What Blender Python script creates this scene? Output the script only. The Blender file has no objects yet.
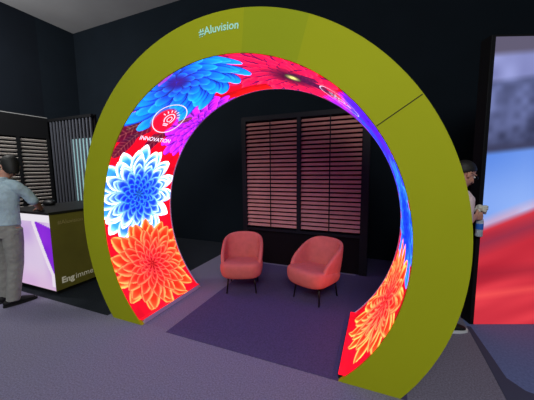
import bpy, bmesh, math, random
import numpy as np
from mathutils import Vector, Matrix

random.seed(7)
PI = math.pi
scene = bpy.context.scene
col = scene.collection
scene.view_settings.view_transform = 'Standard'
scene.view_settings.look = 'None'
scene.view_settings.exposure = 0
scene.view_settings.gamma = 1


# ------------------------------------------------------------------ helpers
def s2l(c):
    return tuple(((x / 255) / 12.92 if x / 255 <= .04045 else ((x / 255 + .055) / 1.055) ** 2.4) for x in c)


def s2l_np(a):
    a = np.clip(a, 0, 255) / 255.0
    return np.where(a <= .04045, a / 12.92, ((a + .055) / 1.055) ** 2.4)


def tag(o, label=None, cat=None, group=None, kind=None):
    if label: o['label'] = label
    if cat: o['category'] = cat
    if group: o['group'] = group
    if kind: o['kind'] = kind
    return o


def empty(name, loc=(0, 0, 0), rz=0, label=None, cat=None, group=None):
    o = bpy.data.objects.new(name, None)
    o.empty_display_size = .1
    col.objects.link(o)
    o.location = loc
    o.rotation_euler = (0, 0, rz)
    return tag(o, label, cat, group)


def obj(name, bm, mat, parent=None, smooth=False, bevel=0, sub=0, mats=None):
    me = bpy.data.meshes.new(name)
    if isinstance(bm, bmesh.types.BMesh):
        bmesh.ops.recalc_face_normals(bm, faces=bm.faces)
        bm.to_mesh(me)
        bm.free()
    else:
        me = bm
        me.name = name
        me.materials.clear()
    for m in (mats or [mat]):
        me.materials.append(m)
    if smooth:
        for p in me.polygons:
            p.use_smooth = True
    o = bpy.data.objects.new(name, me)
    col.objects.link(o)
    if parent:
        o.parent = parent
    if bevel:
        b = o.modifiers.new('bevel', 'BEVEL')
        b.width = bevel
        b.segments = 2
        b.limit_method = 'ANGLE'
    if sub:
        s = o.modifiers.new('sub', 'SUBSURF')
        s.levels = s.render_levels = sub
    return o


def add_box(bm, lo, hi, mi=0):
    (x0, y0, z0), (x1, y1, z1) = lo, hi
    v = [bm.verts.new(p) for p in ((x0, y0, z0), (x1, y0, z0), (x1, y1, z0), (x0, y1, z0),
                                   (x0, y0, z1), (x1, y0, z1), (x1, y1, z1), (x0, y1, z1))]
    for f in ((0, 3, 2, 1), (4, 5, 6, 7), (0, 1, 5, 4), (1, 2, 6, 5), (2, 3, 7, 6), (3, 0, 4, 7)):
        bm.faces.new([v[i] for i in f]).material_index = mi


def box(lo, hi):
    bm = bmesh.new()
    add_box(bm, lo, hi)
    return bm


def add_loft(bm, pts, radii, n=16, up=Vector((0, 1, 0)), round_ends=True):
    """tube through pts; radii are r or (r_side, r_up); closed with rounded ends"""
    pts = [Vector(p) for p in pts]
    radii = [(r, r) if not isinstance(r, (tuple, list)) else r for r in radii]
    if round_ends:
        t0 = (pts[0] - pts[1]).normalized()
        t1 = (pts[-1] - pts[-2]).normalized()
        a, b = min(radii[0]), min(radii[-1])
        pre = [(pts[0] + t0 * a * k, tuple(q * math.sqrt(max(1 - k * k, 0)) for q in radii[0])) for k in (.97, .8, .45)]
        post = [(pts[-1] + t1 * b * k, tuple(q * math.sqrt(max(1 - k * k, 0)) for q in radii[-1])) for k in (.45, .8, .97)]
        pts = [p for p, _ in pre] + pts + [p for p, _ in post]
        radii = [r for _, r in pre] + radii + [r for _, r in post]
    rings = []
    for i, p in enumerate(pts):
        d = (pts[min(i + 1, len(pts) - 1)] - pts[max(i - 1, 0)]).normalized()
        u = up - d * up.dot(d)
        if u.length < 1e-3:
            u = Vector((1, 0, 0)) - d * d.x
        u.normalize()
        s = d.cross(u)
        rings.append([bm.verts.new(p + s * radii[i][0] * math.cos(2 * PI * k / n) + u * radii[i][1] * math.sin(2 * PI * k / n)) for k in range(n)])
    for a, b in zip(rings, rings[1:]):
        for k in range(n):
            bm.faces.new((a[k], a[(k + 1) % n], b[(k + 1) % n], b[k]))
    bm.faces.new(rings[0][::-1])
    bm.faces.new(rings[-1])


def add_ellipsoid(bm, c, r, rot=None, seg=20, ring=14):
    m = Matrix.Translation(c) @ (rot.to_4x4() if rot else Matrix.Identity(4)) @ Matrix.Diagonal((r[0], r[1], r[2], 1))
    bmesh.ops.create_uvsphere(bm, u_segments=seg, v_segments=ring, radius=1, matrix=m)


def evaluated(o):
    dg = bpy.context.evaluated_depsgraph_get()
    dg.update()
    me = bpy.data.meshes.new_from_object(o.evaluated_get(dg))
    old = o.data
    bpy.data.objects.remove(o)
    return me


def remeshed(bm, voxel, smooth_it=4):
    o = obj('tmp', bm, None)
    m = o.modifiers.new('r', 'REMESH')
    m.mode = 'VOXEL'
    m.voxel_size = voxel
    m.use_smooth_shade = True
    s = o.modifiers.new('s', 'SMOOTH')
    s.iterations = smooth_it
    s.factor = .5
    return evaluated(o)


def text_mesh(body, size, weight=0.0, align='LEFT', spacing=1.0):
    cu = bpy.data.curves.new('t', 'FONT')
    cu.body = body
    cu.size = size
    cu.align_x = align
    cu.offset = weight
    cu.space_character = spacing
    cu.resolution_u = 3
    o = bpy.data.objects.new('t', cu)
    col.objects.link(o)
    me = evaluated(o)
    return me


# ------------------------------------------------------------------ materials
def mat(name, rgb, rough=.6, metal=0, spec=.5, noise=0, nscale=30, bump=0, bscale=200, sheen=0, emit=None, estr=0, alpha=1, trans=0):
    m = bpy.data.materials.new(name)
    m.use_nodes = True
    nt = m.node_tree
    b = nt.nodes['Principled BSDF']
    c = (*s2l(rgb), 1)
    b.inputs['Base Color'].default_value = c
    b.inputs['Roughness'].default_value = rough
    b.inputs['Metallic'].default_value = metal
    b.inputs['Specular IOR Level'].default_value = spec
    if sheen:
        b.inputs['Sheen Weight'].default_value = sheen
        b.inputs['Sheen Roughness'].default_value = .4
        b.inputs['Sheen Tint'].default_value = c
    if emit:
        b.inputs['Emission Color'].default_value = (*s2l(emit), 1)
        b.inputs['Emission Strength'].default_value = estr
    if trans:
        b.inputs['Transmission Weight'].default_value = trans
    tc = nt.nodes.new('ShaderNodeTexCoord')
    if noise:
        n = nt.nodes.new('ShaderNodeTexNoise')
        n.inputs['Scale'].default_value = nscale
        n.inputs['Detail'].default_value = 4
        nt.links.new(tc.outputs['Object'], n.inputs['Vector'])
        r = nt.nodes.new('ShaderNodeValToRGB')
        r.color_ramp.elements[0].position = .3
        r.color_ramp.elements[1].position = .7
        r.color_ramp.elements[0].color = tuple(x * (1 - noise) for x in c[:3]) + (1,)
        r.color_ramp.elements[1].color = tuple(min(1, x * (1 + noise)) for x in c[:3]) + (1,)
        nt.links.new(n.outputs['Fac'], r.inputs['Fac'])
        nt.links.new(r.outputs['Color'], b.inputs['Base Color'])
    if bump:
        n = nt.nodes.new('ShaderNodeTexNoise')
        n.inputs['Scale'].default_value = bscale
        n.inputs['Detail'].default_value = 3
        nt.links.new(tc.outputs['Object'], n.inputs['Vector'])
        bp = nt.nodes.new('ShaderNodeBump')
        bp.inputs['Strength'].default_value = bump
        bp.inputs['Distance'].default_value = .004 if bscale > 40 else .02
        nt.links.new(n.outputs['Fac'], bp.inputs['Height'])
        nt.links.new(bp.outputs['Normal'], b.inputs['Normal'])
    return m


def led_mat(name, strength):
    m = bpy.data.materials.new(name)
    m.use_nodes = True
    nt = m.node_tree
    b = nt.nodes['Principled BSDF']
    b.inputs['Base Color'].default_value = (.01, .01, .012, 1)
    b.inputs['Roughness'].default_value = .5
    b.inputs['Specular IOR Level'].default_value = .2
    a = nt.nodes.new('ShaderNodeAttribute')
    a.attribute_name = 'picture'
    nt.links.new(a.outputs['Color'], b.inputs['Emission Color'])
    b.inputs['Emission Strength'].default_value = strength
    return m


def paint(me, rgb255, boost=1.8):
    """rgb255: (nverts,3) display colours shown by the lit panel"""
    ca = me.color_attributes.new('picture', 'FLOAT_COLOR', 'POINT')
    lin = s2l_np(rgb255)
    lin = lin + boost * lin ** 3      # a lit panel is far brighter than white paper
    a = np.ones((len(lin), 4), np.float32)
    a[:, :3] = lin
    ca.data.foreach_set('color', a.ravel())


def grid_mesh(name, P):
    """P: (nu,nv,3) vertex grid"""
    nu, nv = P.shape[:2]
    idx = np.arange(nu * nv).reshape(nu, nv)
    q = np.stack([idx[:-1, :-1], idx[1:, :-1], idx[1:, 1:], idx[:-1, 1:]], -1).reshape(-1, 4)
    me = bpy.data.meshes.new(name)
    me.vertices.add(nu * nv)
    me.vertices.foreach_set('co', P.reshape(-1).astype(np.float32))
    me.loops.add(q.size)
    me.loops.foreach_set('vertex_index', q.ravel().astype(np.int32))
    me.polygons.add(len(q))
    me.polygons.foreach_set('loop_start', (np.arange(len(q)) * 4).astype(np.int32))
    me.polygons.foreach_set('use_smooth', np.ones(len(q), bool))
    me.update(calc_edges=True)
    return me


M = dict(
    wall=mat('black drape', (16, 23, 30), .9, spec=.1, noise=.08, nscale=2),
    wall_l=mat('shaded drape', (13, 18, 25), .9, spec=.1, noise=.08, nscale=2),
    ceil=mat('grey ceiling', (150, 150, 152), .9, noise=.06, nscale=1.5),
    carpet=mat('grey carpet', (126, 122, 142), .95, spec=.1, noise=.28, nscale=90, bump=.6, bscale=260),
    carpet_d=mat('black carpet', (36, 40, 46), .95, spec=.1, noise=.3, nscale=90, bump=.5, bscale=260),
    carpet_b=mat('blue grey carpet', (106, 122, 172), .9, spec=.15, noise=.15, nscale=60, bump=.4, bscale=240),
    mat_p=mat('dark violet carpet', (82, 74, 108), .95, spec=.1, noise=.2, nscale=80, bump=.5, bscale=260),
    strip=mat('dark floor strip', (70, 75, 100), .8, spec=.2),
    lime=mat('lime fabric', (166, 170, 24), .75, spec=.15, noise=.03, nscale=1.2),
    lime_dim=mat('shaded lime fabric', (154, 164, 26), .75, spec=.15, noise=.03, nscale=1.2),
    seam=mat('dark seam line', (60, 60, 8), .9),
    cyan_txt=mat('pale lettering', (170, 225, 205), .5, emit=(150, 215, 190), estr=.22),
    white_e=mat('white graphic', (255, 255, 255), .5, emit=(255, 240, 255), estr=1.0),
    alu=mat('aluminium edge', (205, 190, 215), .5, metal=.2),
    coral=mat('coral velvet', (208, 108, 96), .85, spec=.15, noise=.07, nscale=14, bump=.35, bscale=120, sheen=.35),
    blackmetal=mat('black metal', (18, 17, 20), .4, metal=.4),
    slat=mat('brown pink slat', (182, 122, 114), .55, noise=.12, nscale=5),
    slatdark=mat('dark frame', (19, 18, 24), .6, spec=.2, noise=.1, nscale=6),
    kick=mat('dark kick panel', (18, 12, 15), .8, spec=.1, noise=.1, nscale=4),
    back=mat('black board', (10, 8, 11), .9, spec=.1),
    slat_l=mat('grey slat', (196, 186, 178), .6, noise=.1, nscale=5),
    slat_v=mat('grey metal slat', (70, 72, 80), .5),
    booth=mat('black booth', (9, 10, 13), .7, spec=.2),
    trimlight=mat('grey trim', (140, 140, 140), .5),
    olive=mat('olive counter print', (112, 104, 40), .5, noise=.15, nscale=2.5),
    counter_top=mat('black counter top', (14, 13, 16), .5),
    counter_txt=mat('counter lettering', (225, 220, 200), .5, emit=(220, 210, 180), estr=.12),
    counter_txt2=mat('faded counter lettering', (165, 150, 95), .6),
    plinth=mat('black plinth', (8, 8, 10), .7),
    skin=mat('skin', (196, 140, 118), .55, noise=.06, nscale=20),
    hair=mat('dark hair', (28, 26, 24), .6, noise=.3, nscale=80, bump=.6, bscale=160),
    shirt_b=mat('pale blue shirt', (176, 198, 208), .8, noise=.10, nscale=9, bump=1, bscale=16),
    chino=mat('beige trousers', (150, 148, 142), .85, noise=.10, nscale=9, bump=1, bscale=14),
    shoe=mat('black shoe', (14, 13, 15), .75),
    sole=mat('white sole', (220, 222, 228), .6),
    belt=mat('dark belt', (26, 22, 22), .5),
    shirt_p=mat('pale pink shirt', (214, 190, 194), .8, noise=.05, nscale=12, bump=.3, bscale=30),
    black_t=mat('black trousers', (14, 14, 18), .85, noise=.1, nscale=14),
    eye=mat('eye white', (225, 222, 218), .3),
    iris=mat('iris', (30, 22, 18), .2),
    lip=mat('lips', (160, 92, 86), .5),
    napkin=mat('beige napkin', (205, 202, 190), .9, noise=.08, nscale=30),
    bottle=mat('clear plastic', (220, 230, 242), .15, trans=.45),
    label_b=mat('blue label', (40, 105, 205), .4),
    cap=mat('white cap', (235, 235, 240), .4),
    led=led_mat('arch led picture', 1.1),
    led_screen=led_mat('big screen picture', .92),
    led_counter=led_mat('counter led picture', .82),
    teal=mat('pale lightbox', (170, 200, 200), .5, emit=(150, 190, 195), estr=.8),
)

# ------------------------------------------------------------------ geometry taken from the photograph (metres)
CAM = Vector((1.21917, -1.90376, 1.57761))
ZC, RO, RI, D = 1.04376, 1.75, 1.43652, .97608
TH_I = math.asin(ZC / RI)
TH_O = math.asin(ZC / RO)

# ------------------------------------------------------------------ room
bm = bmesh.new()


def quad(bm, x0, y0, x1, y1, z, mi):
    f = bm.faces.new([bm.verts.new(p) for p in ((x0, y0, z), (x1, y0, z), (x1, y1, z), (x0, y1, z))])
    f.material_index = mi


quad(bm, -6.3, -6, 2.08, 0.0, 0, 0)
quad(bm, -6.3, 0.0, -1.5, 3.05, 0, 1)
quad(bm, -1.5, 0.0, .94, 3.05, 0, 0)
quad(bm, .94, 0.0, 1.45, 3.05, 0, 3)
quad(bm, 1.45, 0.0, 2.08, 3.05, 0, 0)
quad(bm, 2.08, -6, 6.0, 3.05, 0, 2)
floor = obj('floor', bm, None, mats=[M['carpet'], M['carpet_d'], M['carpet_b'], M['mat_p']])
tag(floor, 'grey carpeted exhibition floor with black carpet at the back left', 'floor', kind='structure')

o = obj('wall_back', box((-6.3, 3.05, 0), (6.0, 3.2, 5.18)), M['wall'])
tag(o, 'dark draped wall behind the lime arch', 'wall', kind='structure')
bm = bmesh.new()
add_box(bm, (-6.45, -6, 0), (-6.3, 2.2, 5.18), 0)  # dimmer stretch: lighting difference painted as a darker drape colour
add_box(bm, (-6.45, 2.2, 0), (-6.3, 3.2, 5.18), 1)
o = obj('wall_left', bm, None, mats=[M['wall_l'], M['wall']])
tag(o, 'dark draped wall at far left', 'wall', kind='structure')
o = obj('wall_right', box((6.0, -6, 0), (6.15, 3.2, 5.18)), M['wall'])
tag(o, 'dark wall to the right of the big screen', 'wall', kind='structure')
o = obj('ceiling', box((-6.45, -6, 5.18), (6.15, 3.2, 5.3)), M['ceil'])
tag(o, 'plain grey ceiling', 'ceiling', kind='structure')

# dark seam strip at right: straight left edge, curved right edge
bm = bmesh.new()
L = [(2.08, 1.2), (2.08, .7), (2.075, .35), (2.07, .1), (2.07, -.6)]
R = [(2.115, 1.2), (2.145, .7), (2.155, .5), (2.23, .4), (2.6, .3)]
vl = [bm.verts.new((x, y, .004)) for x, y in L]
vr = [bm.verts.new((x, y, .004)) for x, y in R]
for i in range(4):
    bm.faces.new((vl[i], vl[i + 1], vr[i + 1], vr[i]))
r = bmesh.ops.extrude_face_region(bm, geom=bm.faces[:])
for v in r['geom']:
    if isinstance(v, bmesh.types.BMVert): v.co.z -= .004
o = obj('trim_1', bm, M['strip'])
tag(o, 'dark strip along the carpet seam beside the big screen', 'trim', kind='structure')

o = obj('carpet_mat', box((-.67, 0.0, 0.0), (.94, 2.14, .004)), M['mat_p'])
tag(o, 'dark violet square carpet mat under the two coral chairs', 'carpet')

# ------------------------------------------------------------------ arch
arch = empty('exhibition_arch', (0, 0, 0), 0, 'lime green circular walk-through arch lined with glowing flower screens', 'arch')


def ring_pts(th0, th1, n, R):
    return [(R * math.cos(th0 + (th1 - th0) * i / n), ZC + R * math.sin(th0 + (th1 - th0) * i / n)) for i in range(n + 1)]


def outer_pt(k):      # k 0..1 from right floor corner over the top to the left floor corner
    a = -TH_O + (PI + 2 * TH_O) * k
    return RO * math.cos(a), ZC + RO * math.sin(a)


def inner_pt(k):
    a = -TH_I + (PI + 2 * TH_I) * k
    return RI * math.cos(a), ZC + RI * math.sin(a)


def front_face(y0, y1, mats, seams=True):
    bm = bmesh.new()
    N = 240
    prev = None
    for i in range(N + 1):
        k = i / N
        xo, zo = outer_pt(k)
        xi, zi = inner_pt(k)
        cur = [bm.verts.new((xo, y0, zo)), bm.verts.new((xi, y0, zi)), bm.verts.new((xi, y1, zi)), bm.verts.new((xo, y1, zo))]
        if prev:
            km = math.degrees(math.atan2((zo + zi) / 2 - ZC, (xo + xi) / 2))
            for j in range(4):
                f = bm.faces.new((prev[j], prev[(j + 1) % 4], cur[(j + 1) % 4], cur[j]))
                f.material_index = 1 if 64 < km < 82 else 0  # deeper stretch: uneven reflected light painted into the fabric tone
        else:
            bm.faces.new(cur)
        prev = cur
    bm.faces.new(prev[::-1])
    return bm


obj('front_panel', front_face(0, .03, None), None, arch, mats=[M['lime'], M['lime_dim']])
obj('back_panel', front_face(D - .03, D, None), None, arch, mats=[M['lime'], M['lime']])
# outer skin
bm = bmesh.new()
N = 160
prev = None
for i in range(N + 1):
    a = -TH_O + (PI + 2 * TH_O) * i / N
    c, s = math.cos(a), math.sin(a)
    cur = [bm.verts.new((R * c, y, ZC + R * s)) for R, y in ((RO, .03), (RO, D - .03), (RO - .02, D - .03), (RO - .02, .03))]
    for v in cur: v.co.z = max(v.co.z, 0)
    if prev:
        for j in range(4):
            bm.faces.new((prev[j], prev[(j + 1) % 4], cur[(j + 1) % 4], cur[j]))
    else:
        bm.faces.new(cur)
    prev = cur
bm.faces.new(prev[::-1])
obj('outer_skin', bm, M['lime'], arch)

# seams between front panels: thin dark grooves laid over the fabric joint
for deg in (34.1,):
    a = math.radians(deg)
    c, s = math.cos(a), math.sin(a)
    bm = bmesh.new()
    t = .0035
    vs = []
    for R in (RI + .005, RO - .005):
        for k in (-1, 1):
            vs.append((R * c - s * t * k, ZC + R * s + c * t * k))
    q = [vs[0], vs[1], vs[3], vs[2]]
    a0 = [bm.verts.new((x, -.0015, z)) for x, z in q]
    a1 = [bm.verts.new((x, .002, z)) for x, z in q]
    bm.faces.new(a0)
    bm.faces.new(a1[::-1])
    for j in range(4):
        bm.faces.new((a0[j], a0[(j + 1) % 4], a1[(j + 1) % 4], a1[j]))
    obj('panel_seam', bm, M['seam'], arch)

# ---- flower picture on the inner LED skin
NU, NV = 1000, 140
TH = np.linspace(-TH_I, PI + TH_I, NU)
VV = np.linspace(0.006, D - .012, NV)
T, V = np.meshgrid(TH, VV, indexing='ij')
RL = RI - .004
S_ = T * RI
Pg = np.stack([RL * np.cos(T), V, ZC + RL * np.sin(T)], -1)
Pg[..., 2] = np.maximum(Pg[..., 2], 0.052)
rng = np.random.default_rng(5)


def mixc(a, b, t):
    t = np.clip(t, 0, 1)[..., None]
    return np.asarray(a, float) * (1 - t) + np.asarray(b, float) * t


def vnoise(x, y, seed):
    """smooth value noise"""
    r = np.random.default_rng(seed).random((64, 64))
    xi, yi = np.floor(x).astype(int), np.floor(y).astype(int)
    fx, fy = x - xi, y - yi
    fx, fy = fx * fx * (3 - 2 * fx), fy * fy * (3 - 2 * fy)
    g = lambda a, b: r[a % 64, b % 64]
    return (g(xi, yi) * (1 - fx) + g(xi + 1, yi) * fx) * (1 - fy) + (g(xi, yi + 1) * (1 - fx) + g(xi + 1, yi + 1) * fx) * fy


IMG = np.zeros(S_.shape + (3,))
n1 = vnoise(S_ * 5, V * 5, 1)
n2 = vnoise(S_ * 14, V * 14, 2)
IMG[:] = mixc((190, 2, 28), (228, 12, 48), n1)


def flower(deg, v, R, rings, colfn, seed, squash=(1, 1), twist=0, blunt=False):
    """layered petals, outermost ring first; colfn(t, phi, k) -> rgb, phi 0 mid-rib, 1 petal side; k 0 outer .. 1 centre"""
    global IMG
    rg = np.random.default_rng(seed)
    ds, dv = (S_ - math.radians(deg) * RI) / squash[0], (V - v) / squash[1]
    rr = np.hypot(ds, dv)
    m0 = rr < R * 1.15
    ang = np.arctan2(ds, dv)
    for k, (rad, n) in enumerate(rings):
        kk = k / (len(rings) - 1)
        off = rg.random() * 2 * PI
        a = (ang + off + twist * rr) / (2 * PI) * n
        pi_ = np.floor(a).astype(int) % n
        phi = (a - np.floor(a)) * 2 - 1
        jl = 1 + .13 * (rg.random(n) - .5)
        jp = .25 * (rg.random(n) - .5)
        ph = np.abs(phi + jp[pi_] * (1 - phi ** 2))
        Rk = R * rad * jl[pi_]
        # petal half-width profile along its length: widest at 60%, pointed tip
        t = rr / Rk
        w = np.where(t < .62, .75 + .3 * np.clip(t / .62, 0, 1), 1.05 * np.clip(1 - ((np.maximum(t, .62) - .62) / .38) ** 1.7, 0, 1) ** .8)
        if blunt: w = np.where(t < .62, w, 1.05 * np.sqrt(np.clip(1 - ((np.maximum(t, .62) - .62) / .38) ** 2, 0, 1)))
        inside = (ph < w) & (t < 1) & m0
        ph2 = np.clip(ph / np.maximum(w, 1e-3), 0, 1)
        c = colfn(t, ph2, kk, pi_, phi)
        # soft self-shadow toward the neighbouring petal on one side
        IMG[inside] = c[inside]


def dahlia_white(t, ph, k, i, phi):
    kk = np.full_like(t, k)
    body = mixc((64, 160, 222), (10, 45, 200), np.clip(kk * 1.6, 0, 1))
    edge = mixc((255, 255, 255), (70, 160, 250), np.clip(kk * 2.3 - .6, 0, 1))
    e = np.clip((ph - .42) * 1.9, 0, 1) + np.clip((t - .80) / .18, 0, 1)
    base = mixc(body, edge, e)
    base = mixc(base, np.array((20, 105, 195)) * (1 - .25 * k), np.clip((.76 - t) * 2.8, 0, .95) * np.clip(1.25 - ph, 0, 1))
    rim = np.clip((ph - .84) * 6, 0, 1) * np.clip(phi * 4, 0, 1)
    return mixc(base, np.array((25, 110, 195)), rim * .75)


def dahlia_blue(t, ph, k, i, phi):
    c = dahlia_white(t, ph, k, i, phi)
    return c * np.array((.3, .66, 1.0))


def dahlia_orange(t, ph, k, i, phi):
    kk = np.full_like(t, k)
    mid = mixc((222, 58, 14), (190, 20, 45), kk)
    tip = mixc((255, 186, 110), (245, 100, 95), kk)
    base = mixc(mid, tip, np.clip((ph - .36) * 2.2, 0, 1) * .95 + np.clip((t - .8) / .2, 0, 1) * .5)
    base = mixc(base, np.array((190, 16, 16)) * (1 - .1 * k), np.clip((.80 - t) * 2.6, 0, .95) * np.clip(1.2 - ph, 0, 1))
    return mixc(base, np.array((165, 10, 22)), np.clip((ph - .78) * 6, 0, 1) * np.clip(phi * 4, 0, 1) * .95)


def dahlia_yellow(t, ph, k, i, phi):
    c = dahlia_orange(t, ph, k, i, phi)
    return mixc(c, np.array((255, 226, 130)), np.clip((ph - .45) * 1.4, 0, .35) * (1 - .6 * k))


def chrys_blue(t, ph, k, i, phi):
    base = mixc((20, 60, 215), (20, 165, 255), np.clip((t - .45) * 1.9, 0, 1))
    base = mixc(base, np.array((95, 215, 255)), np.clip((ph - .5) * 1.6, 0, 1) * np.clip(phi * 3, 0, 1) * .75 * np.clip(t * 1.5 - .5, 0, 1))
    base = mixc(base, np.array((25, 20, 130)), np.clip((ph - .55) * 2.2, 0, 1) * np.clip(-phi * 3, 0, 1) * .85)
    return mixc(base, np.array((75, 30, 120)), np.full_like(t, max(0, k - .55) * 1.8) * np.clip(1.2 - t, 0, 1))


def chrys_purple(t, ph, k, i, phi):
    base = mixc((120, 15, 175), (205, 45, 235), np.clip((t - .4) * 1.8, 0, 1))
    base = mixc(base, np.array((235, 120, 255)), np.clip((ph - .6) * 2, 0, 1) * np.clip(phi * 3, 0, 1) * .6)
    return mixc(base, np.array((70, 5, 100)), np.clip((ph - .5) * 2, 0, 1) * np.clip(-phi * 3, 0, 1) * .8)


def chrys_pink(t, ph, k, i, phi):
    base = mixc((150, 10, 75), (238, 28, 92), np.clip((t - .45) * 2.2, 0, 1))
    base = mixc(base, np.array((255, 105, 130)), np.clip((ph - .55) * 1.8, 0, 1) * np.clip(phi * 3, 0, 1) * .6)
    base = mixc(base, np.array((85, 12, 90)), np.clip((ph - .5) * 2, 0, 1) * np.clip(-phi * 3, 0, 1) * .9)
    return mixc(base, np.array((40, 15, 45)), np.full_like(t, max(0, k - .6) * 1.5))


def leaf(deg0, v0, deg1, v1, width, c0, c1, c2):
    """dark leaf from point to point with pale veins"""
    global IMG
    s0, s1 = math.radians(deg0) * RI, math.radians(deg1) * RI
    dx, dy = s1 - s0, v1 - v0
    Ln = math.hypot(dx, dy)
    a = ((S_ - s0) * dx + (V - v0) * dy) / Ln ** 2
    b = (-(S_ - s0) * dy + (V - v0) * dx) / Ln
    w = width * np.sqrt(np.clip(4 * a * (1 - a), 0, 1))
    ins = (a > 0) & (a < 1) & (np.abs(b) < w)
    c = mixc(c0, c1, np.abs(b) / np.maximum(w, 1e-4))
    vein = np.clip(1 - np.abs(b) / .008, 0, 1) + .6 * (np.sin((a * 9 + np.abs(b) / np.maximum(w, 1e-4) * .9) * 2 * PI) > .8)
    c = mixc(c, np.array(c2), np.clip(vein, 0, 1) * .7)
    IMG[ins] = (IMG[ins] * .25 + c[ins] * .75)


many = [(1.0, 14), (.90, 13), (.78, 13), (.66, 13), (.55, 12), (.44, 12), (.34, 11), (.25, 10), (.16, 8)]
chry = [(1.0, 22), (.88, 20), (.76, 19), (.64, 17), (.52, 15), (.41, 13), (.3, 10), (.19, 8)]
big = [(1.0, 15), (.9, 13), (.77, 13), (.64, 11), (.5, 10), (.36, 9), (.24, 7)]
# dark foliage between the flowers
for d0, v0, d1, v1, w in ((144, -.05, 130, .42, .12), (150, .35, 128, .62, .08), (142, .62, 122, .8, .1), (152, .02, 140, .2, .07)):
    leaf(d0, v0, d1, v1, w, (50, 10, 45), (95, 15, 60), (190, 150, 120))
for d0, v0, d1, v1, w in ((46, .1, 34, .6, .14), (52, .55, 30, .9, .14), (40, -.05, 26, .3, .1)):
    leaf(d0, v0, d1, v1, w, (50, 15, 110), (95, 30, 190), (190, 150, 220))
# pink flower over the crown
flower(71, .50, .66, chry, chrys_pink, 11, squash=(1.1, 1.05), twist=.4, blunt=True)
leaf(69, .48, 50, .52, .1, (35, 12, 50), (90, 15, 80), (150, 60, 120))
leaf(72, .45, 58, .30, .06, (35, 12, 50), (90, 15, 80), (170, 70, 120))
d = np.hypot((S_ - math.radians(70.5) * RI) / .075, (V - .5) / .09)
IMG[d < 1] = mixc((235, 225, 150), (70, 70, 50), d ** 1.5)[d < 1]
# plain red wedge between blue, purple and pink
w = (V > .78) & (S_ < math.radians(109) * RI) & (S_ > math.radians(86) * RI)
IMG[w] = mixc((175, 8, 22), (240, 30, 18), np.clip((V - .78) * 5, 0, 1))[w]
flower(128, 1.0, .56, chry, chrys_purple, 13, squash=(1.05, 1), blunt=True)
leaf(139, .05, 131, .3, .06, (60, 20, 40), (110, 30, 50), (230, 190, 140))
flower(111, .14, .64, big, chrys_blue, 15, squash=(1.08, .98), twist=-1.6, blunt=True)
leaf(106, -.02, 116, .03, .025, (150, 30, 160), (210, 60, 200), (240, 140, 230))
# red round the emblem
d = np.hypot((S_ - math.radians(131.5) * RI) / .17, (V - .42) / .14)
mm = np.clip((1.2 - d) * 3, 0, 1)
IMG = IMG * (1 - mm[..., None]) + np.array((238, 18, 58)) * mm[..., None]
leaf(131, .62, 126, .78, .04, (60, 20, 40), (120, 40, 60), (240, 200, 120))
# right side mirror of the left
flower(46, .95, .42, chry, chrys_purple, 17)
flower(24, .55, .62, chry, lambda t, ph, k, i, phi: chrys_blue(t, ph, k, i, phi) * np.array((.8, .55, .95)) + np.array((36, 0, 10)), 19, squash=(1.1, 1.05))
flower(38, .25, .33, chry, lambda t, ph, k, i, phi: chrys_purple(t, ph, k, i, phi) * np.array((.55, .8, 1.0)), 20)
flower(4, .44, .56, many, dahlia_blue, 21)
flower(-24, .5, .56, many, dahlia_yellow, 23)
# left dahlias
flower(169.3, .44, .60, many, dahlia_white, 25)
flower(204.2, .49, .585, many, dahlia_orange, 27)
IMG *= (1 + .12 * (n2[..., None] - .5))
me = grid_mesh('led_skin', Pg)
paint(me, IMG.reshape(-1, 3))
obj('led_picture_skin', me, M['led'], arch)

# pale emblem and caption, on the left screen and mirrored on the right one


def on_skin(deg, v0, x, y, side, lift=.007):
    """x to the reader's right, y up, on the curved screen"""
    th = math.radians(deg) + (-y / RI if side < 0 else y / RI)
    v = v0 + (x if side < 0 else -x)
    R = RL - lift
    return Vector((R * math.cos(th), v, ZC + R * math.sin(th)))


def ribbon(bm, pts, w, deg, v0, side, closed=False):
    n = len(pts)
    vs = []
    for i, p in enumerate(pts):
        a = pts[(i - 1) % n] if (closed or i) else p
        b = pts[(i + 1) % n] if (closed or i < n - 1) else p
        dx, dy = b[0] - a[0], b[1] - a[1]
        l = math.hypot(dx, dy) or 1
        nx, ny = -dy / l * w / 2, dx / l * w / 2
        vs.append((bm.verts.new(on_skin(deg, v0, p[0] + nx, p[1] + ny, side)), bm.verts.new(on_skin(deg, v0, p[0] - nx, p[1] - ny, side))))
    for i in range(n if closed else n - 1):
        a, b = vs[i], vs[(i + 1) % n]
        bm.faces.new((a[0], a[1], b[1], b[0]))


def circ(cx, cy, rx, ry, a0=0, a1=2 * PI, n=40):
    return [(cx + rx * math.cos(a0 + (a1 - a0) * i / n), cy + ry * math.sin(a0 + (a1 - a0) * i / n)) for i in range(n + (0 if abs(a1 - a0) >= 6.28 else 1))]


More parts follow.
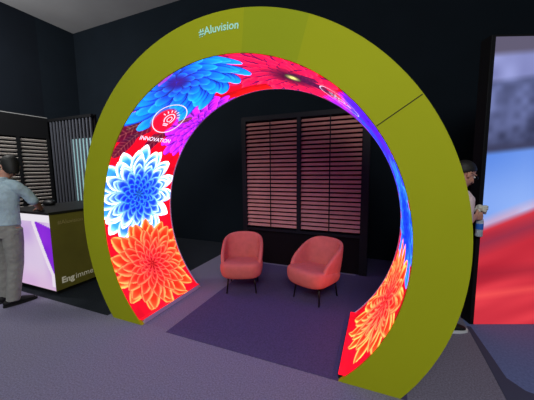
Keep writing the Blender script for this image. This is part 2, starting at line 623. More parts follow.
def emblem(deg, v0, side):
    bm = bmesh.new()
    ribbon(bm, circ(0, 0, .205, .205), .011, deg, v0, side, True)
    ribbon(bm, circ(.0, -.01, .06, .07, -.9, 4.1), .013, deg, v0, side)
    ribbon(bm, circ(.005, -.015, .028, .035), .010, deg, v0, side, True)
    ribbon(bm, [(-.035, -.085), (.035, -.085)], .013, deg, v0, side)
    ribbon(bm, [(-.03, -.105), (.03, -.105)], .012, deg, v0, side)
    for k in range(7):
        a = .35 + k * (PI - .7) / 6
        ribbon(bm, [(.09 * math.cos(a), .09 * math.sin(a) - .005), (.125 * math.cos(a), .125 * math.sin(a) - .005)], .012, deg, v0, side)
    obj('emblem', bm, M['white_e'], arch)
    if side > 0: return
    tm = text_mesh('INNOVATION', .070, .0012, 'CENTER')
    b2 = bmesh.new()
    b2.from_mesh(tm)
    for v in b2.verts:
        v.co = on_skin(deg, v0, v.co.x, v.co.y - .33, side)
    obj('caption', b2, M['white_e'], arch)


emblem(129.2, .46, -1)
emblem(50.8, .46, 1)

# hashtag lettering on the front, along the curve
tm = text_mesh('#Aluvision', .085, .0012, 'CENTER')
bm = bmesh.new()
bm.from_mesh(tm)
for v in bm.verts:
    rt = 1.607 + v.co.y
    a = math.radians(88.9) - v.co.x / 1.63
    v.co = Vector((rt * math.cos(a), -.003, ZC + rt * math.sin(a)))
obj('lettering', bm, M['cyan_txt'], arch)

# floor profiles under both screen ends: aluminium left, right one coloured dark for shade
for sx in (-1, 1):
    xi = math.sqrt(RI * RI - ZC * ZC)
    x0, x1 = sorted((sx * (xi - .004), sx * (xi + .055)))
    obj('floor_profile', box((x0, .032, 0), (x1, D - .031, .05)), M['alu'] if sx < 0 else M['plinth'], arch, bevel=.003)
# thin bright back edge profile of the screens
bm = bmesh.new()
prev = None
for i in range(161):
    a = -TH_I + (PI + 2 * TH_I) * i / 160
    cur = [bm.verts.new((R * math.cos(a), y, max(ZC + R * math.sin(a), 0))) for R, y in ((RI - .010, D - .012), (RI + .005, D - .012), (RI + .005, D + .003), (RI - .010, D + .003))]
    if prev:
        for j in range(4):
            bm.faces.new((prev[j], prev[(j + 1) % 4], cur[(j + 1) % 4], cur[j]))
    else:
        bm.faces.new(cur)
    prev = cur
bm.faces.new(prev[::-1])
obj('edge_profile', bm, M['alu'], arch)

# ------------------------------------------------------------------ slatted screen behind the chairs
scr = empty('slatted_screen', (.05, 2.2, 0), 0, 'freestanding dark-framed screen of brown pink horizontal slats behind the coral chairs', 'screen')
x0, xm, x1 = -.905, 0.01, .935
obj('backing_board', box((x0 - .06, .05, 0), (x1 + .10, .09, 2.45)), M['back'], scr)
bm = bmesh.new()
add_box(bm, (x0 - .08, -.03, 0), (x0, .05, 2.45))
add_box(bm, (x1, -.03, 0), (x1 + .11, .05, 2.45))
add_box(bm, (x0, -.03, 2.375), (x1, .05, 2.45))
add_box(bm, (x0, -.03, .56), (x1, .05, .60))
obj('frame', bm, M['slatdark'], scr, bevel=.004)
obj('mullion', box((xm - .035, -.035, .60), (xm + .03, .045, 2.375)), M['slatdark'], scr, bevel=.004)
obj('kick_panel', box((x0, .0, 0), (x1, .045, .56)), M['kick'], scr)
for (a, b) in ((x0, xm - .035), (xm + .03, x1)):
    bm = bmesh.new()
    n = 26
    for i in range(n):
        z = .625 + (2.36 - .625) * (i + .5) / n
        c = Vector(((a + b) / 2, .0, z))
        m = Matrix.Translation(c) @ Matrix.Rotation(math.radians(52), 4, 'X')
        tmp = bmesh.ops.create_cube(bm, size=1, matrix=m @ Matrix.Diagonal((b - a - .004, .05, .007, 1)))
    so = obj('slat_blind', bm, M['slat'], scr)
    xc = (a + b) / 2
    obj('ladder_cord', box((xc - .008, -.04, .6), (xc + .008, -.034, 2.375)), M['slatdark'], so)

# ------------------------------------------------------------------ slatted booth wall far left
lb = empty('slatted_wall_panel', (-6.2, 0, 0), 0, 'far left black booth panel with grey horizontal slats behind the man', 'screen')
ya, yb = -1.2, 2.17
obj('backing_board', box((-.09, ya, 0), (-.05, yb, 2.9)), M['back'], lb)
obj('header', box((-.05, ya, 2.38), (.03, yb, 2.86)), M['booth'], lb)
obj('top_trim', box((-.05, ya, 2.86), (.035, yb, 2.875)), M['trimlight'], lb)
obj('base_panel', box((-.05, ya, 0), (.0, yb, .3)), M['booth'], lb)
for yc in (.2, 1.56, 2.15):
    obj('post', box((-.045, yc - .03, .3), (.04, yc + .03, 2.38)), M['booth'], lb)
for a, b in ((ya, .17), (.23, 1.53), (1.59, 2.12)):
    bm = bmesh.new()
    n = 24
    for i in range(n):
        z = .34 + (2.36 - .34) * (i + .5) / n
        m = Matrix.Translation((.0, (a + b) / 2, z)) @ Matrix.Rotation(math.radians(-50), 4, 'Y')
        bmesh.ops.create_cube(bm, size=1, matrix=m @ Matrix.Diagonal((.044, b - a, .012, 1)))
    obj('slat_blind', bm, M['slat_l'], lb)

vb = empty('vertical_slat_divider', (-5.4, 2.2, 0), 0, 'divider of upright thin grey slats with pale blue glow behind, left of the arch', 'screen')
bm = bmesh.new()
for i in range(13):
    x = -.72 + i * .118
    add_box(bm, (x, -.012, .08), (x + .04, .012, 2.78))
obj('upright_slats', bm, M['slat_v'], vb)
obj('top_rail', box((-.76, -.03, 2.78), (.78, .03, 2.84)), M['booth'], vb)
obj('bottom_rail', box((-.76, -.03, 0), (.78, .03, .08)), M['booth'], vb)
obj('backing_board', box((-.76, .06, 0), (.78, .10, 2.84)), M['back'], vb)
obj('lit_panel', box((-.02, .045, .9), (.62, .058, 2.34)), M['teal'], vb)

# ------------------------------------------------------------------ reception counter
CX0, CX1, CY0, CY1, CH = -3.6, -2.54, .08, 1.2, 1.07
ct = empty('reception_counter', (CX1, CY0, 0), 0, 'box counter with black top, olive side and glowing lilac front beside the man', 'counter')
w, dpt = CX0 - CX1, CY1 - CY0
obj('plinth', box((w + .04, .04, 0), (-.04, dpt - .04, .06)), M['plinth'], ct)
obj('body', box((w, .006, .06), (-.004, dpt, CH - .02)), M['olive'], ct)
obj('counter_top', box((w - .01, -.01, CH - .02), (.008, dpt + .01, CH + .012)), M['counter_top'], ct, bevel=.004)
nu, nv = 90, 90
U, Vv = np.meshgrid(np.linspace(w, -.004, nu), np.linspace(.065, CH - .025, nv), indexing='ij')
PG = np.stack([U, np.full_like(U, .004), Vv], -1)
u = (U - w) / -w            # 0 left .. 1 right
h = (Vv - .065) / (CH - .09)   # 0 bottom .. 1 top
im = mixc((205, 165, 235), (235, 215, 245), vnoise(u * 4, h * 4, 31))
im = mixc(im, np.array((245, 200, 235)), np.clip(1 - h * 3, 0, 1) * .6)
xs = 1.0 - .30 * np.clip((h - .22) / .66, 0, 1) ** .9     # purple wedge edge
pu = (u > xs) & (h > .22) & (h < .90 - .25 * np.clip(u - .75, 0, 1))
im[pu] = mixc((120, 20, 215), (160, 50, 240), vnoise(u * 6, h * 6, 33))[pu]
st = np.abs(u - xs + .035) < .035
im[st & (h > .05)] = (252, 240, 255)
im[h > .91] = (252, 246, 255)
me = grid_mesh('f', PG)
paint(me, im.reshape(-1, 3), 0)
obj('lit_front', me, M['led_counter'], ct)


def side_text(body, size, y, z, weight, m, spacing=1.0):
    b = bmesh.new()
    b.from_mesh(text_mesh(body, size, weight, 'LEFT', spacing))
    for v in b.verts:
        v.co = Vector((.0005, y + v.co.x, z + v.co.y))
    return obj('lettering', b, m, ct)


e_ = side_text('Eng', .11, .075, .145, .004, M['counter_txt'])
side_text('immers', .11, max(v.co.y for v in e_.data.vertices) + .012, .145, 0, M['counter_txt'])
side_text('#Aluvision', .075, .09, .915, 0, M['counter_txt2'])

pc = obj('pouch', None or bmesh.new(), M['counter_top'])
bm = bmesh.new()
add_ellipsoid(bm, (0, 0, .05), (.11, .07, .05))
for v in bm.verts:
    v.co.z = max(v.co.z, .012) - .012
bm.to_mesh(pc.data)
bm.free()
for p in pc.data.polygons: p.use_smooth = True
pc.location = (-3.38, .55, CH + .012)
tag(pc, 'small black pouch lying on the black counter top', 'pouch')

# ------------------------------------------------------------------ big LED screen at right
a2 = math.atan2(.3706, .9288)
ls = empty('led_wall_screen', (2.154, 1.252, 0), a2, 'tall glowing screen of blue and red standing at the right edge', 'screen')
WS, HS = 2.4, 2.75
obj('casing', box((-.035, .012, 0), (WS + .03, .14, HS + .02)), M['booth'], ls, bevel=.004)
nu, nv = 200, 230
U, Vv = np.meshgrid(np.linspace(0, WS, nu), np.linspace(.004, HS, nv), indexing='ij')
PG = np.stack([U, np.full_like(U, .008), Vv], -1)
nz = vnoise(U * 7, Vv * 7, 41)
nz2 = vnoise(U * 3 + 7, Vv * 14, 43)
nz3 = vnoise(U * 1.6 + 3, Vv * 9 - U * 3, 45)
def soft(a, w):
    return np.clip(a / w + .5, 0, 1)


im = mixc((92, 140, 232), (158, 190, 250), np.clip((1.72 - Vv) / .55, 0, 1) * .55 + .25 * vnoise(U * 2, Vv * 3, 47) + np.clip((U - .05) / .3, 0, 1) * .2)
im = mixc(im, mixc((46, 50, 80), (118, 128, 182), .75 * nz + .35 * vnoise(U * 16, Vv * 16, 48)), soft(Vv - 1.74 - .10 * U, .05))
im = mixc(im, np.array((62, 64, 96)), np.clip(1 - np.abs(Vv - (1.75 + .10 * U)) / .06, 0, 1))
im = mixc(im, mixc((125, 130, 185), (165, 172, 228), nz), soft(Vv - 2.36 - .12 * U, .06))
im = mixc(im, np.array((100, 94, 118)), soft(Vv - 2.60 - .06 * U, .06))
redtop = .98 + .40 * U
im = mixc(im, mixc((210, 205, 240), (225, 160, 185), nz), np.clip(1 - np.abs(Vv - redtop - .04) / .09, 0, 1) * .8)
rc = mixc((188, 34, 52), (236, 66, 78), nz3 * .95)
rc = mixc(rc, np.array((130, 48, 80)), np.clip(1 - np.abs(Vv - redtop + .16) / .14, 0, 1) * .6)
rc = mixc(rc, np.array((255, 96, 90)), np.clip(1 - np.abs(Vv - (.30 + .14 * U)) / .06, 0, 1) * .6)
rc = mixc(rc, np.array((150, 30, 50)), np.clip(1 - np.abs(Vv - (.52 + .1 * U)) / .10, 0, 1) * .45)
im = mixc(im, rc, soft(redtop - Vv, .06))
d = np.hypot((U - .68) / .1, (Vv - .98) / .13)
im = mixc(im, np.array((238, 232, 240)), np.clip((1.5 - d) * 1.1, 0, 1))
me = grid_mesh('f', PG)
paint(me, im.reshape(-1, 3), .1)
obj('picture_face', me, M['led_screen'], ls)


# ------------------------------------------------------------------ tub chairs
def tub_chair(loc, rz, label):
    root = empty('tub_chair', loc, rz, label, 'chair', 'coral tub chairs')
    # plan curve of the shell: U open to -Y
    plan = []
    hw, yb0, YF = .268, .06, -.205
    for k in range(7):
        plan.append((-hw - .012 * math.sin(k / 6 * PI / 2), YF + (yb0 - YF) * k / 6))
    for k in range(1, 16):
        a = PI - PI * k / 16
        # superelliptic back
        ca, sa = math.cos(a), math.sin(a)
        e = .78
        plan.append((math.copysign(abs(ca) ** e, ca) * (hw + .012), yb0 + abs(sa) ** e * .215))
    for k in range(6, -1, -1):
        plan.append((hw + .012 * math.sin(k / 6 * PI / 2), YF + (yb0 - YF) * k / 6))
    bm = bmesh.new()
    rows = []
    ZB = .238
    for i, (x, y) in enumerate(plan):
        a = plan[max(i - 1, 0)]
        b = plan[min(i + 1, len(plan) - 1)]
        t = Vector((b[0] - a[0], b[1] - a[1])).normalized()
        nrm = Vector((-t.y, t.x))          # outward
        yy = (y - YF) / (.275 - YF)
        top = .40 + .305 * min(1, max(0, yy)) ** .62
        th = .052
        prof = []
        for z in (ZB, ZB + .03, ZB + .09, (ZB + top) / 2, top - .07):
            prof.append((0.0, z))
        for k in range(1, 6):
            an = PI * k / 6
            prof.append((-th / 2 + th / 2 * math.cos(an), top - .03 + .03 * math.sin(an)))
        for z in (top - .07, (ZB + top) / 2, ZB + .09, ZB + .03):
            prof.append((-th, z))
        row = []
        for off, z in prof:
            sc_ = .86 + .14 * min(1, max(0, (z - ZB) / .26)) ** .7
            px, py = x + nrm.x * off, y + nrm.y * off
            lean = .16 * max(0, z - .35) * min(1, max(0, yy))
            row.append(bm.verts.new((px * sc_, py * (sc_ * .5 + .5) + lean, z)))
        rows.append(row)
    for a, b in zip(rows, rows[1:]):
        for j in range(len(a)):
            bm.faces.new((a[j], a[(j + 1) % len(a)], b[(j + 1) % len(b)], b[j]))
    bm.faces.new(rows[0])
    bm.faces.new(rows[-1][::-1])
    obj('backrest', bm, M['coral'], root, smooth=True, sub=1)
    # seat cushion: D plan, domed top, rounded front
    bm = bmesh.new()
    outl = []
    n = 40
    for k in range(n):
        a = 2 * PI * k / n
        ca, sa = math.cos(a), math.sin(a)
        e = .52
        x = math.copysign(abs(ca) ** e, ca) * .274
        y = math.copysign(abs(sa) ** e, sa)
        y = y * .255 - .03 if y > 0 else y * .285 - .03 - .03 * (1 - (x / .274) ** 2)
        outl.append((x, y))
    rows = []
    for z, s in ((.228, .80), (.235, .88), (.255, .945), (.30, .985), (.35, 1.0), (.395, .99), (.42, .95), (.434, .86), (.442, .6), (.446, .3)):
        rows.append([bm.verts.new((x * s, (y + .03) * s - .03, z - (.16 * max(0, y * s + .28) * (z - .228) / .22))) for x, y in outl])
    for a, b in zip(rows, rows[1:]):
        for k in range(n):
            bm.faces.new((a[k], a[(k + 1) % n], b[(k + 1) % n], b[k]))
    bm.faces.new(rows[0][::-1])
    bm.faces.new(rows[-1])
    obj('seat', bm, M['coral'], root, smooth=True, sub=1)
    for sx in (-1, 1):
        for sy in (-1, 1):
            bm = bmesh.new()
            add_loft(bm, [(sx * .165, sy * .165 + .0, .23), (sx * .188, sy * .195, 0.004)], [.013, .008], n=10, round_ends=False)
            obj('leg', bm, M['blackmetal'], root, smooth=True)
    return root


def dup_tree(o, parent=None):
    c = o.copy()
    col.objects.link(c)
    c.parent = parent
    for ch in o.children:
        dup_tree(ch, c)
    return c


c1 = tub_chair((-.435, 1.185, .004), .38, 'coral velvet tub chair on the left, facing the arch opening')
kids = list(c1.children)
c2 = c1.copy()
col.objects.link(c2)
for k in kids:
    d_ = k.copy()
    d_.parent = c2
    col.objects.link(d_)
c2.location = (.535, 1.27, .004)
c2.rotation_euler = (0, 0, -.40)
c2['label'] = 'coral velvet tub chair on the right, turned towards its left neighbour'


# ------------------------------------------------------------------ people
def mir(p, s):
    return Vector((p[0] * s, p[1], p[2]))


def hand(bm, wrist, dirv, palmn, thumb_side, curl=.5, size=1.0):
    """palm with four bent fingers and a thumb. dirv: wrist->knuckles, palmn: palm facing, thumb_side: +-1"""
    d = Vector(dirv).normalized()
    pn = Vector(palmn)
    pn = (pn - d * pn.dot(d)).normalized()
    side = d.cross(pn).normalized() * thumb_side
    w = Vector(wrist)
    s = size
    add_loft(bm, [w, w + d * .045 * s, w + d * .085 * s], [(.026 * s, .017 * s), (.038 * s, .016 * s), (.038 * s, .013 * s)], n=14, up=pn)
    for i, (L, off) in enumerate(((.072, .030), (.08, .010), (.074, -.010), (.058, -.029))):
        b = w + d * (.085 - .004 * abs(i - 1)) * s + side * off * s
        pts = [b - d * .012 * s, b]
        a = 0
        for seg in (.45, .32, .23):
            a += curl
            pts.append(pts[-1] + (d * math.cos(a) + pn * math.sin(a)) * L * seg * s)
        add_loft(bm, pts, [.0095 * s, .0098 * s, .009 * s, .008 * s, .007 * s], n=10, up=side)
    b = w + d * .028 * s + side * .026 * s
    q = (side * .75 + d * .6 + pn * .35).normalized()
    q2 = (side * .3 + d * .85 + pn * (.3 + curl * .6)).normalized()
    add_loft(bm, [b - q * .012, b + q * .03 * s, b + q * .03 * s + q2 * .03 * s, b + q * .03 * s + q2 * .055 * s], [.013 * s, .012 * s, .010 * s, .0085 * s], n=10, up=pn)


def head_parts(bm, c, R, hs=1.0):
    """adds cranium, jaw, nose, ears; c centre of head, R 3x3 rotation, face looks to local +Y"""
    def P(x, y, z):
        return Vector(c) + R @ Vector((x * hs, y * hs, z * hs))
    add_ellipsoid(bm, P(0, -.012, .035), (.076 * hs, .096 * hs, .088 * hs), R)
    add_ellipsoid(bm, P(0, .02, -.03), (.064 * hs, .078 * hs, .088 * hs), R)
    add_ellipsoid(bm, P(0, .055, -.088), (.034 * hs, .034 * hs, .026 * hs), R)      # chin
    add_loft(bm, [P(0, .082, .022), P(0, .103, -.008), P(0, .114, -.028)], [.009 * hs, .012 * hs, .014 * hs], n=10)   # nose
    for s in (-1, 1):
        add_ellipsoid(bm, P(s * .012, .100, -.032), (.009 * hs, .011 * hs, .008 * hs), R, 10, 8)
        add_ellipsoid(bm, P(s * .03, .082, .030), (.024 * hs, .012 * hs, .008 * hs), R, 12, 8)      # brow
        add_ellipsoid(bm, P(s * .04, .064, -.03), (.02 * hs, .022 * hs, .022 * hs), R, 12, 8)     # cheek
        add_ellipsoid(bm, P(s * .078, -.008, -.008), (.010 * hs, .020 * hs, .033 * hs), R, 12, 10)   # ear
    add_ellipsoid(bm, P(0, .088, -.060), (.026 * hs, .012 * hs, .012 * hs), R, 12, 8)
    return P


def face_details(P, R, body, glasses=None):
    for s in (-1, 1):
        bm = bmesh.new()
        add_ellipsoid(bm, P(s * .031, .0795, .008), (.0145, .012, .0095), R, 14, 10)
        e = obj('eye', bm, M['eye'], body, smooth=True)
        bm = bmesh.new()
        add_ellipsoid(bm, P(s * .031, .0890, .008), (.0062, .004, .0062), R, 12, 8)
        obj('iris', bm, M['iris'], body, smooth=True)
        bm = bmesh.new()
        add_loft(bm, [P(s * .014, .094, .032), P(s * .03, .094, .037), P(s * .048, .083, .032)], [.0035, .0045, .003], n=8)
        obj('eyebrow', bm, M['hair'], body, smooth=True)
    bm = bmesh.new()
    add_loft(bm, [P(-.024, .092, -.060), P(0, .1005, -.059), P(.024, .092, -.060)], [(.004, .004), (.008, .007), (.004, .004)], n=10)
    obj('mouth', bm, M['lip'], body, smooth=True)
    if glasses:
        bm = bmesh.new()
        for s in (-1, 1):
            pts = [P(s * .033 + .022 * math.cos(a), .104, .006 + .016 * math.sin(a)) for a in [2 * PI * k / 16 for k in range(17)]]
            add_loft(bm, pts, [.0022] * 17, n=6, round_ends=False, up=R @ Vector((0, 1, 0)))
            add_loft(bm, [P(s * .055, .104, .012), P(s * .082, .06, .012), P(s * .084, -.01, .01)], [.002] * 3, n=6)
        add_loft(bm, [P(-.012, .104, .010), P(.012, .104, .010)], [.002] * 2, n=6)
        obj('glasses', bm, M['blackmetal'], body, smooth=True)


def hair_mesh(c, R, hs, front=.055, low=-.055, drop=.096):
    bm = bmesh.new()
    def P(x, y, z):
        return Vector(c) + R @ Vector((x * hs, y * hs, z * hs))
    bmesh.ops.create_uvsphere(bm, u_segments=36, v_segments=24, radius=1)
    kill = []
    for v in bm.verts:
        x, y, z = v.co
        v.co = Vector((x * .083, y * .104 - .014, z * (.096 if z > 0 else drop) + .036))
    for f in bm.faces:
        m = f.calc_center_median()
        # hairline: high at the forehead, low at the nape, above the ears at the side
        lim = low + (m.y + .12) / .20 * (.085 - low) if m.y > -.12 else low
        if m.z < lim or (m.y > front and m.z < .085):
            kill.append(f)
    bmesh.ops.delete(bm, geom=kill, context='FACES')
    for v in bm.verts:
        v.co = P(*v.co)
    return bm


def hair(c, R, hs, parent, k):
    o = obj('hair', hair_mesh(c, R, hs, **k), M['hair'], parent, smooth=True)
    s = o.modifiers.new('sol', 'SOLIDIFY')
    s.thickness = .009
    s.offset = -1
    return o


def shoe_mesh(ankle, toe, sole=False):
    bm = bmesh.new()
    a, t = Vector(ankle), Vector(toe)
    d = Vector((t.x - a.x, t.y - a.y, 0)).normalized()
    heel = Vector((a.x, a.y, 0)) - d * .06
    L = (Vector((t.x, t.y, 0)) - heel).length
    if not sole:
        add_loft(bm, [heel + Vector((0, 0, .045)), heel + d * L * .3 + Vector((0, 0, .055)), heel + d * L * .6 + Vector((0, 0, .048)), heel + d * L * .88 + Vector((0, 0, .036)), heel + d * L * .97 + Vector((0, 0, .032))],
                 [(.034, .034), (.038, .044), (.044, .034), (.042, .023), (.03, .018)], n=16, up=Vector((0, 0, 1)))
        add_loft(bm, [a + Vector((0, 0, -.03)), a + Vector((0, 0, .04))], [.045, .046], n=14)
        for v in bm.verts: v.co.z = max(v.co.z, .02)
    else:
        n = 24
        ring = []
        side = Vector((-d.y, d.x, 0))
        for k in range(n):
            an = 2 * PI * k / n
            u_ = .5 - .5 * math.cos(an)
            wv = (.037 + .010 * u_) * (abs(math.sin(an)) ** .6) * (1 if math.sin(an) > 0 else -1)
            ring.append(heel - d * .035 + d * (L + .065) * u_ + side * wv)
        lo = [bm.verts.new(p + Vector((0, 0, 0))) for p in ring]
        hi = [bm.verts.new(p + Vector((0, 0, .024))) for p in ring]
        for k in range(n):
            bm.faces.new((lo[k], lo[(k + 1) % n], hi[(k + 1) % n], hi[k]))
        bm.faces.new(lo[::-1])
        bm.faces.new(hi)
    return bm


def person(loc, rz, label, J, mats, sleeve, glasses=False, sole_mat=None, hands=None, head_rot=None, hair_cut=None):
    root = empty('person', loc, rz, label, 'person')
    H = Vector(J['head'])
    Rm = head_rot or Matrix.Identity(3)
    nk, ch, wa, pe = (Vector(J[k]) for k in ('neck', 'chest', 'waist', 'pelvis'))
    # ---- body, one surface
    bm = bmesh.new()
    up = Vector((0, 1, 0))
    torso = [pe + Vector((0, 0, -.06)), pe, wa, ch, ch + (nk - ch) * .6, nk + Vector((0, 0, -.02))]
    tr = [(.15, .105), (.155, .11), (.135, .095), (.155, .105), (.13, .085), (.065, .06)]
    add_loft(bm, torso, tr, n=24, up=up)
    add_loft(bm, [nk + Vector((0, 0, -.05)), (nk + H) / 2 + Vector((0, -.005, 0)), H + Rm @ Vector((0, -.02, -.03))], [.058, .054, .052], n=16)
    P = head_parts(bm, H, Rm)
    for s, side in ((-1, 'L'), (1, 'R')):
        sh, el, wr = (Vector(J[k + side]) for k in ('sh', 'el', 'wr'))
        add_loft(bm, [sh + Vector((-s * .08, 0, .0)), sh + Vector((-s * .01, 0, -.03)), sh + (el - sh) * .5, el, el + (wr - el) * .35, wr], [.045, .05, .045, .037, .038, .026], n=16)
        hp, kn, an = (Vector(J[k + side]) for k in ('hip', 'kn', 'an'))
        add_loft(bm, [hp, hp + (kn - hp) * .4, kn, kn + (an - kn) * .35, an + Vector((0, 0, .03))], [.085, .08, .056, .055, .036], n=16)
        hd = hands[side]
        hand(bm, wr, hd['d'], hd['p'], hd['t'], hd.get('curl', .4))
    body = obj('body', remeshed(bm, .0055, 3), M['skin'], root, smooth=True)
    face_details(P, Rm, body, glasses)
    hair(H, Rm, 1.0, body, hair_cut or {})
    # ---- shirt
    bm = bmesh.new()
    st = [pe + Vector((0, 0, .0)), wa, ch, ch + (nk - ch) * .55, ch + (nk - ch) * .78, nk + Vector((0, 0, -.01))]
    add_loft(bm, st, [(.178, .132), (.168, .122), (.188, .128), (.168, .112), (.125, .09), (.07, .068)], n=28, up=up, round_ends=False)
    add_loft(bm, [nk + Vector((0, -.004, -.06)), nk + Vector((0, -.004, .03))], [.078, .068], n=20, round_ends=False)
    for s, side in ((-1, 'L'), (1, 'R')):
        sh, el, wr = (Vector(J[k + side]) for k in ('sh', 'el', 'wr'))
        end = el + (wr - el) * sleeve
        add_loft(bm, [sh + Vector((-s * .11, 0, .012)), sh + Vector((-s * .045, 0, -.004)), sh + Vector((-s * .006, 0, -.035)), sh + (el - sh) * .5, el, end], [.055, .062, .064, .062, .057, .052], n=18, round_ends=False)
    obj('shirt', remeshed(bm, .008, 6), mats['shirt'], root, smooth=True)
    # ---- trousers
    bm = bmesh.new()
    add_loft(bm, [pe + Vector((0, 0, -.14)), pe + Vector((0, 0, -.02)), wa + Vector((0, 0, -.06))], [(.165, .12), (.17, .13), (.155, .112)], n=26, up=up, round_ends=False)
    for side in 'LR':
        hp, kn, an = (Vector(J[k + side]) for k in ('hip', 'kn', 'an'))
        add_loft(bm, [hp + Vector((0, 0, .02)), hp + (kn - hp) * .4, kn, kn + (an - kn) * .5, an + Vector((0, 0, -.03))], [.098, .096, .078, .072, .066], n=18, round_ends=False)
    obj('trousers', remeshed(bm, .008, 5), mats['trousers'], root, smooth=True)
    for side in 'LR':
        so = obj('shoe', shoe_mesh(J['an' + side], J['toe' + side]), M['shoe'], root, smooth=True, sub=1)
        obj('sole', shoe_mesh(J['an' + side], J['toe' + side], True), sole_mat or M['shoe'], so)
    return root


# man at the counter, seen from behind
J = dict(head=(.075, .06, 1.655), neck=(.02, .0, 1.50), chest=(0, -.02, 1.30), waist=(0, -.02, 1.10), pelvis=(0, -.03, .96),
         shL=(-.20, -.01, 1.44), elL=(-.27, -.03, 1.14), wrL=(-.20, .17, 1.02),
         shR=(.20, -.01, 1.44), elR=(.275, .09, 1.235), wrR=(.215, .265, 1.115),
         hipL=(-.095, -.03, .90), knL=(-.11, .02, .50), anL=(-.12, .02, .085), toeL=(-.14, .19, 0),
         hipR=(.095, -.03, .90), knR=(.09, -.03, .49), anR=(.075, -.10, .085), toeR=(.19, .06, 0))
hr = Matrix.Rotation(math.radians(55), 3, 'Z') @ Matrix.Rotation(math.radians(-22), 3, 'X')
person((-2.89, -.19, 0), .42, 'man in pale blue shirt and beige trousers, back turned, leaning at the counter', J,
       dict(shirt=M['shirt_b'], trousers=M['chino']), .12, head_rot=hr, hair_cut=dict(front=.02, low=-.20, drop=.20),
       hands=dict(L=dict(d=(.2, .9, -.1), p=(0, 0, -1), t=-1, curl=.25), R=dict(d=(-.6, .6, .05), p=(0, 0, -1), t=1, curl=.2)))

# man behind the arch, in profile by the big screen: local +Y turned to photograph right
J = dict(head=(.0, .15, 1.52), neck=(0, .075, 1.37), chest=(0, .05, 1.22), waist=(0, .03, 1.03), pelvis=(0, 0, .90),
         shL=(-.18, .05, 1.33), elL=(-.22, .0, 1.07), wrL=(-.17, .13, .86),
         shR=(.18, .05, 1.33), elR=(.20, .02, 1.07), wrR=(.075, .215, 1.12),
         hipL=(-.09, 0, .85), knL=(-.1, .03, .47), anL=(-.1, -.01, .085), toeL=(-.11, .16, 0),
         hipR=(.09, 0, .85), knR=(.1, .05, .47), anR=(.1, .01, .085), toeR=(.11, .17, 0))
hr = Matrix.Rotation(math.radians(-28), 3, 'X')
ROTZ = math.atan2(-.90, .43)
PB = Vector((1.83, 1.12, 0))
person(PB, ROTZ, 'person with dark hair, glasses and pale pink shirt, half hidden behind the arch', J,
       dict(shirt=M['shirt_p'], trousers=M['black_t']), .25, glasses=True, sole_mat=M['sole'], head_rot=hr,
       hands=dict(L=dict(d=(.15, .25, -.9), p=(.9, 0, .1), t=1, curl=.3), R=dict(d=(-.1, .95, .05), p=(-1, .0, .0), t=1, curl=.75)))
grip = Matrix.Rotation(ROTZ, 3, 'Z') @ Vector((.035, .312, 1.12)) + PB

bt = empty('water_bottle', (grip.x, grip.y, grip.z - .20), 0, 'clear water bottle with blue label held by the half hidden person', 'bottle')
bm = bmesh.new()
prof = [(.001, 0), (.027, 0), (.031, .006), (.031, .15), (.026, .172), (.013, .192), (.012, .205)]
n = 20
rows = [[bm.verts.new((r * math.cos(2 * PI * k / n), r * math.sin(2 * PI * k / n), z)) for k in range(n)] for r, z in prof]
for a, b in zip(rows, rows[1:]):
    for k in range(n): bm.faces.new((a[k], a[(k + 1) % n], b[(k + 1) % n], b[k]))
bm.faces.new(rows[0][::-1])
bm.faces.new(rows[-1])
obj('bottle_body', bm, M['bottle'], bt, smooth=True)
bm = bmesh.new()
bmesh.ops.create_cone(bm, cap_ends=True, segments=24, radius1=.0318, radius2=.0318, depth=.055, matrix=Matrix.Translation((0, 0, .10)))
obj('bottle_label', bm, M['label_b'], bt)
bm = bmesh.new()
bmesh.ops.create_cone(bm, cap_ends=True, segments=18, radius1=.0155, radius2=.015, depth=.022, matrix=Matrix.Translation((0, 0, .214)))
obj('cap', bm, M['cap'], bt)
bm = bmesh.new()
bmesh.ops.create_icosphere(bm, subdivisions=4, radius=1)
rr = random.Random(3)
ph = [rr.random() * 6 for _ in range(6)]
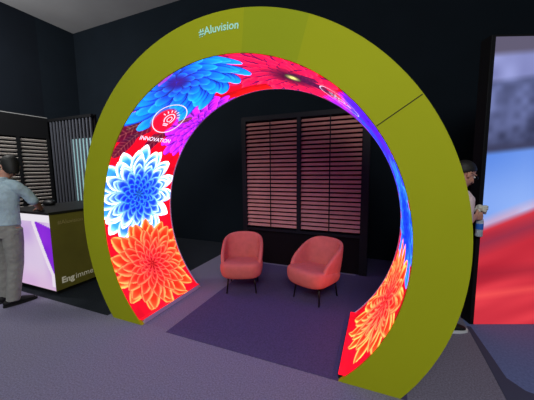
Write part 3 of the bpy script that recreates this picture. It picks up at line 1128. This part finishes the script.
for v in bm.verts:
    x, y, z = v.co
    k = 1 + .16 * math.sin(5 * x + ph[0] + 3 * z) + .13 * math.sin(7 * y + ph[1] - 4 * x) + .1 * math.sin(9 * z + ph[2] + 5 * y)
    v.co = Vector((x * .05 * k, y * .04 * k, z * .042 * k))
npk = obj('napkin', bm, M['napkin'], smooth=True)
npk.location = (grip.x + .005, grip.y, grip.z + .065)
tag(npk, 'crumpled beige napkin held above the water bottle', 'napkin')

# ------------------------------------------------------------------ lights
def area(name, loc, target, size, energy, color=(1, 1, 1), sy=None):
    l = bpy.data.lights.new(name, 'AREA')
    l.shape = 'RECTANGLE'
    l.size = size
    l.size_y = sy or size
    l.energy = energy
    l.color = color
    o = bpy.data.objects.new(name, l)
    col.objects.link(o)
    o.location = loc
    o.rotation_euler = (Vector(target) - Vector(loc)).to_track_quat('-Z', 'Y').to_euler()
    return o


area('hall_light', (2.0, -4.6, 4.6), (.6, 0, 1.3), 2.6, 235, (.97, 1, .98), 2)
area('hall_light', (-3.6, -3.4, 4.6), (-3.4, 0, .6), 1.6, 32, (.82, .98, 1))
area('booth_fill', (-4.6, -.2, 4.3), (-6.2, 1.0, 1.4), .6, 105, (1, .98, .95))  # unseen fill lamp, added to brighten the far left slats
area('ceiling_fill', (-4.2, -1.6, 3.6), (-4.6, -.2, 5.18), 1.2, 130, (1, 1, 1))  # unseen upward fill, added to lift the grey of the ceiling
wd = bpy.data.worlds.new('world')
scene.world = wd
wd.use_nodes = True
bg = wd.node_tree.nodes['Background']
bg.inputs['Color'].default_value = (.55, .6, .7, 1)
bg.inputs['Strength'].default_value = .09

# ------------------------------------------------------------------ camera
cam = bpy.data.cameras.new('camera')
co = bpy.data.objects.new('camera', cam)
col.objects.link(co)
cam.sensor_fit = 'HORIZONTAL'
cam.sensor_width = 36
cam.lens = 268.2095 / 534 * 36
cam.clip_start = .02
r_ = Vector((0.92319572, 0.38418931, -0.01040387))
u_ = Vector((-0.03299168, 0.10619017, 0.99379837))
f_ = Vector((-0.3829115, 0.91712715, -0.11070936))
m = Matrix.Identity(4)
for i in range(3):
    m[i][0], m[i][1], m[i][2], m[i][3] = r_[i], u_[i], -f_[i], CAM[i]
co.matrix_world = m
scene.camera = co
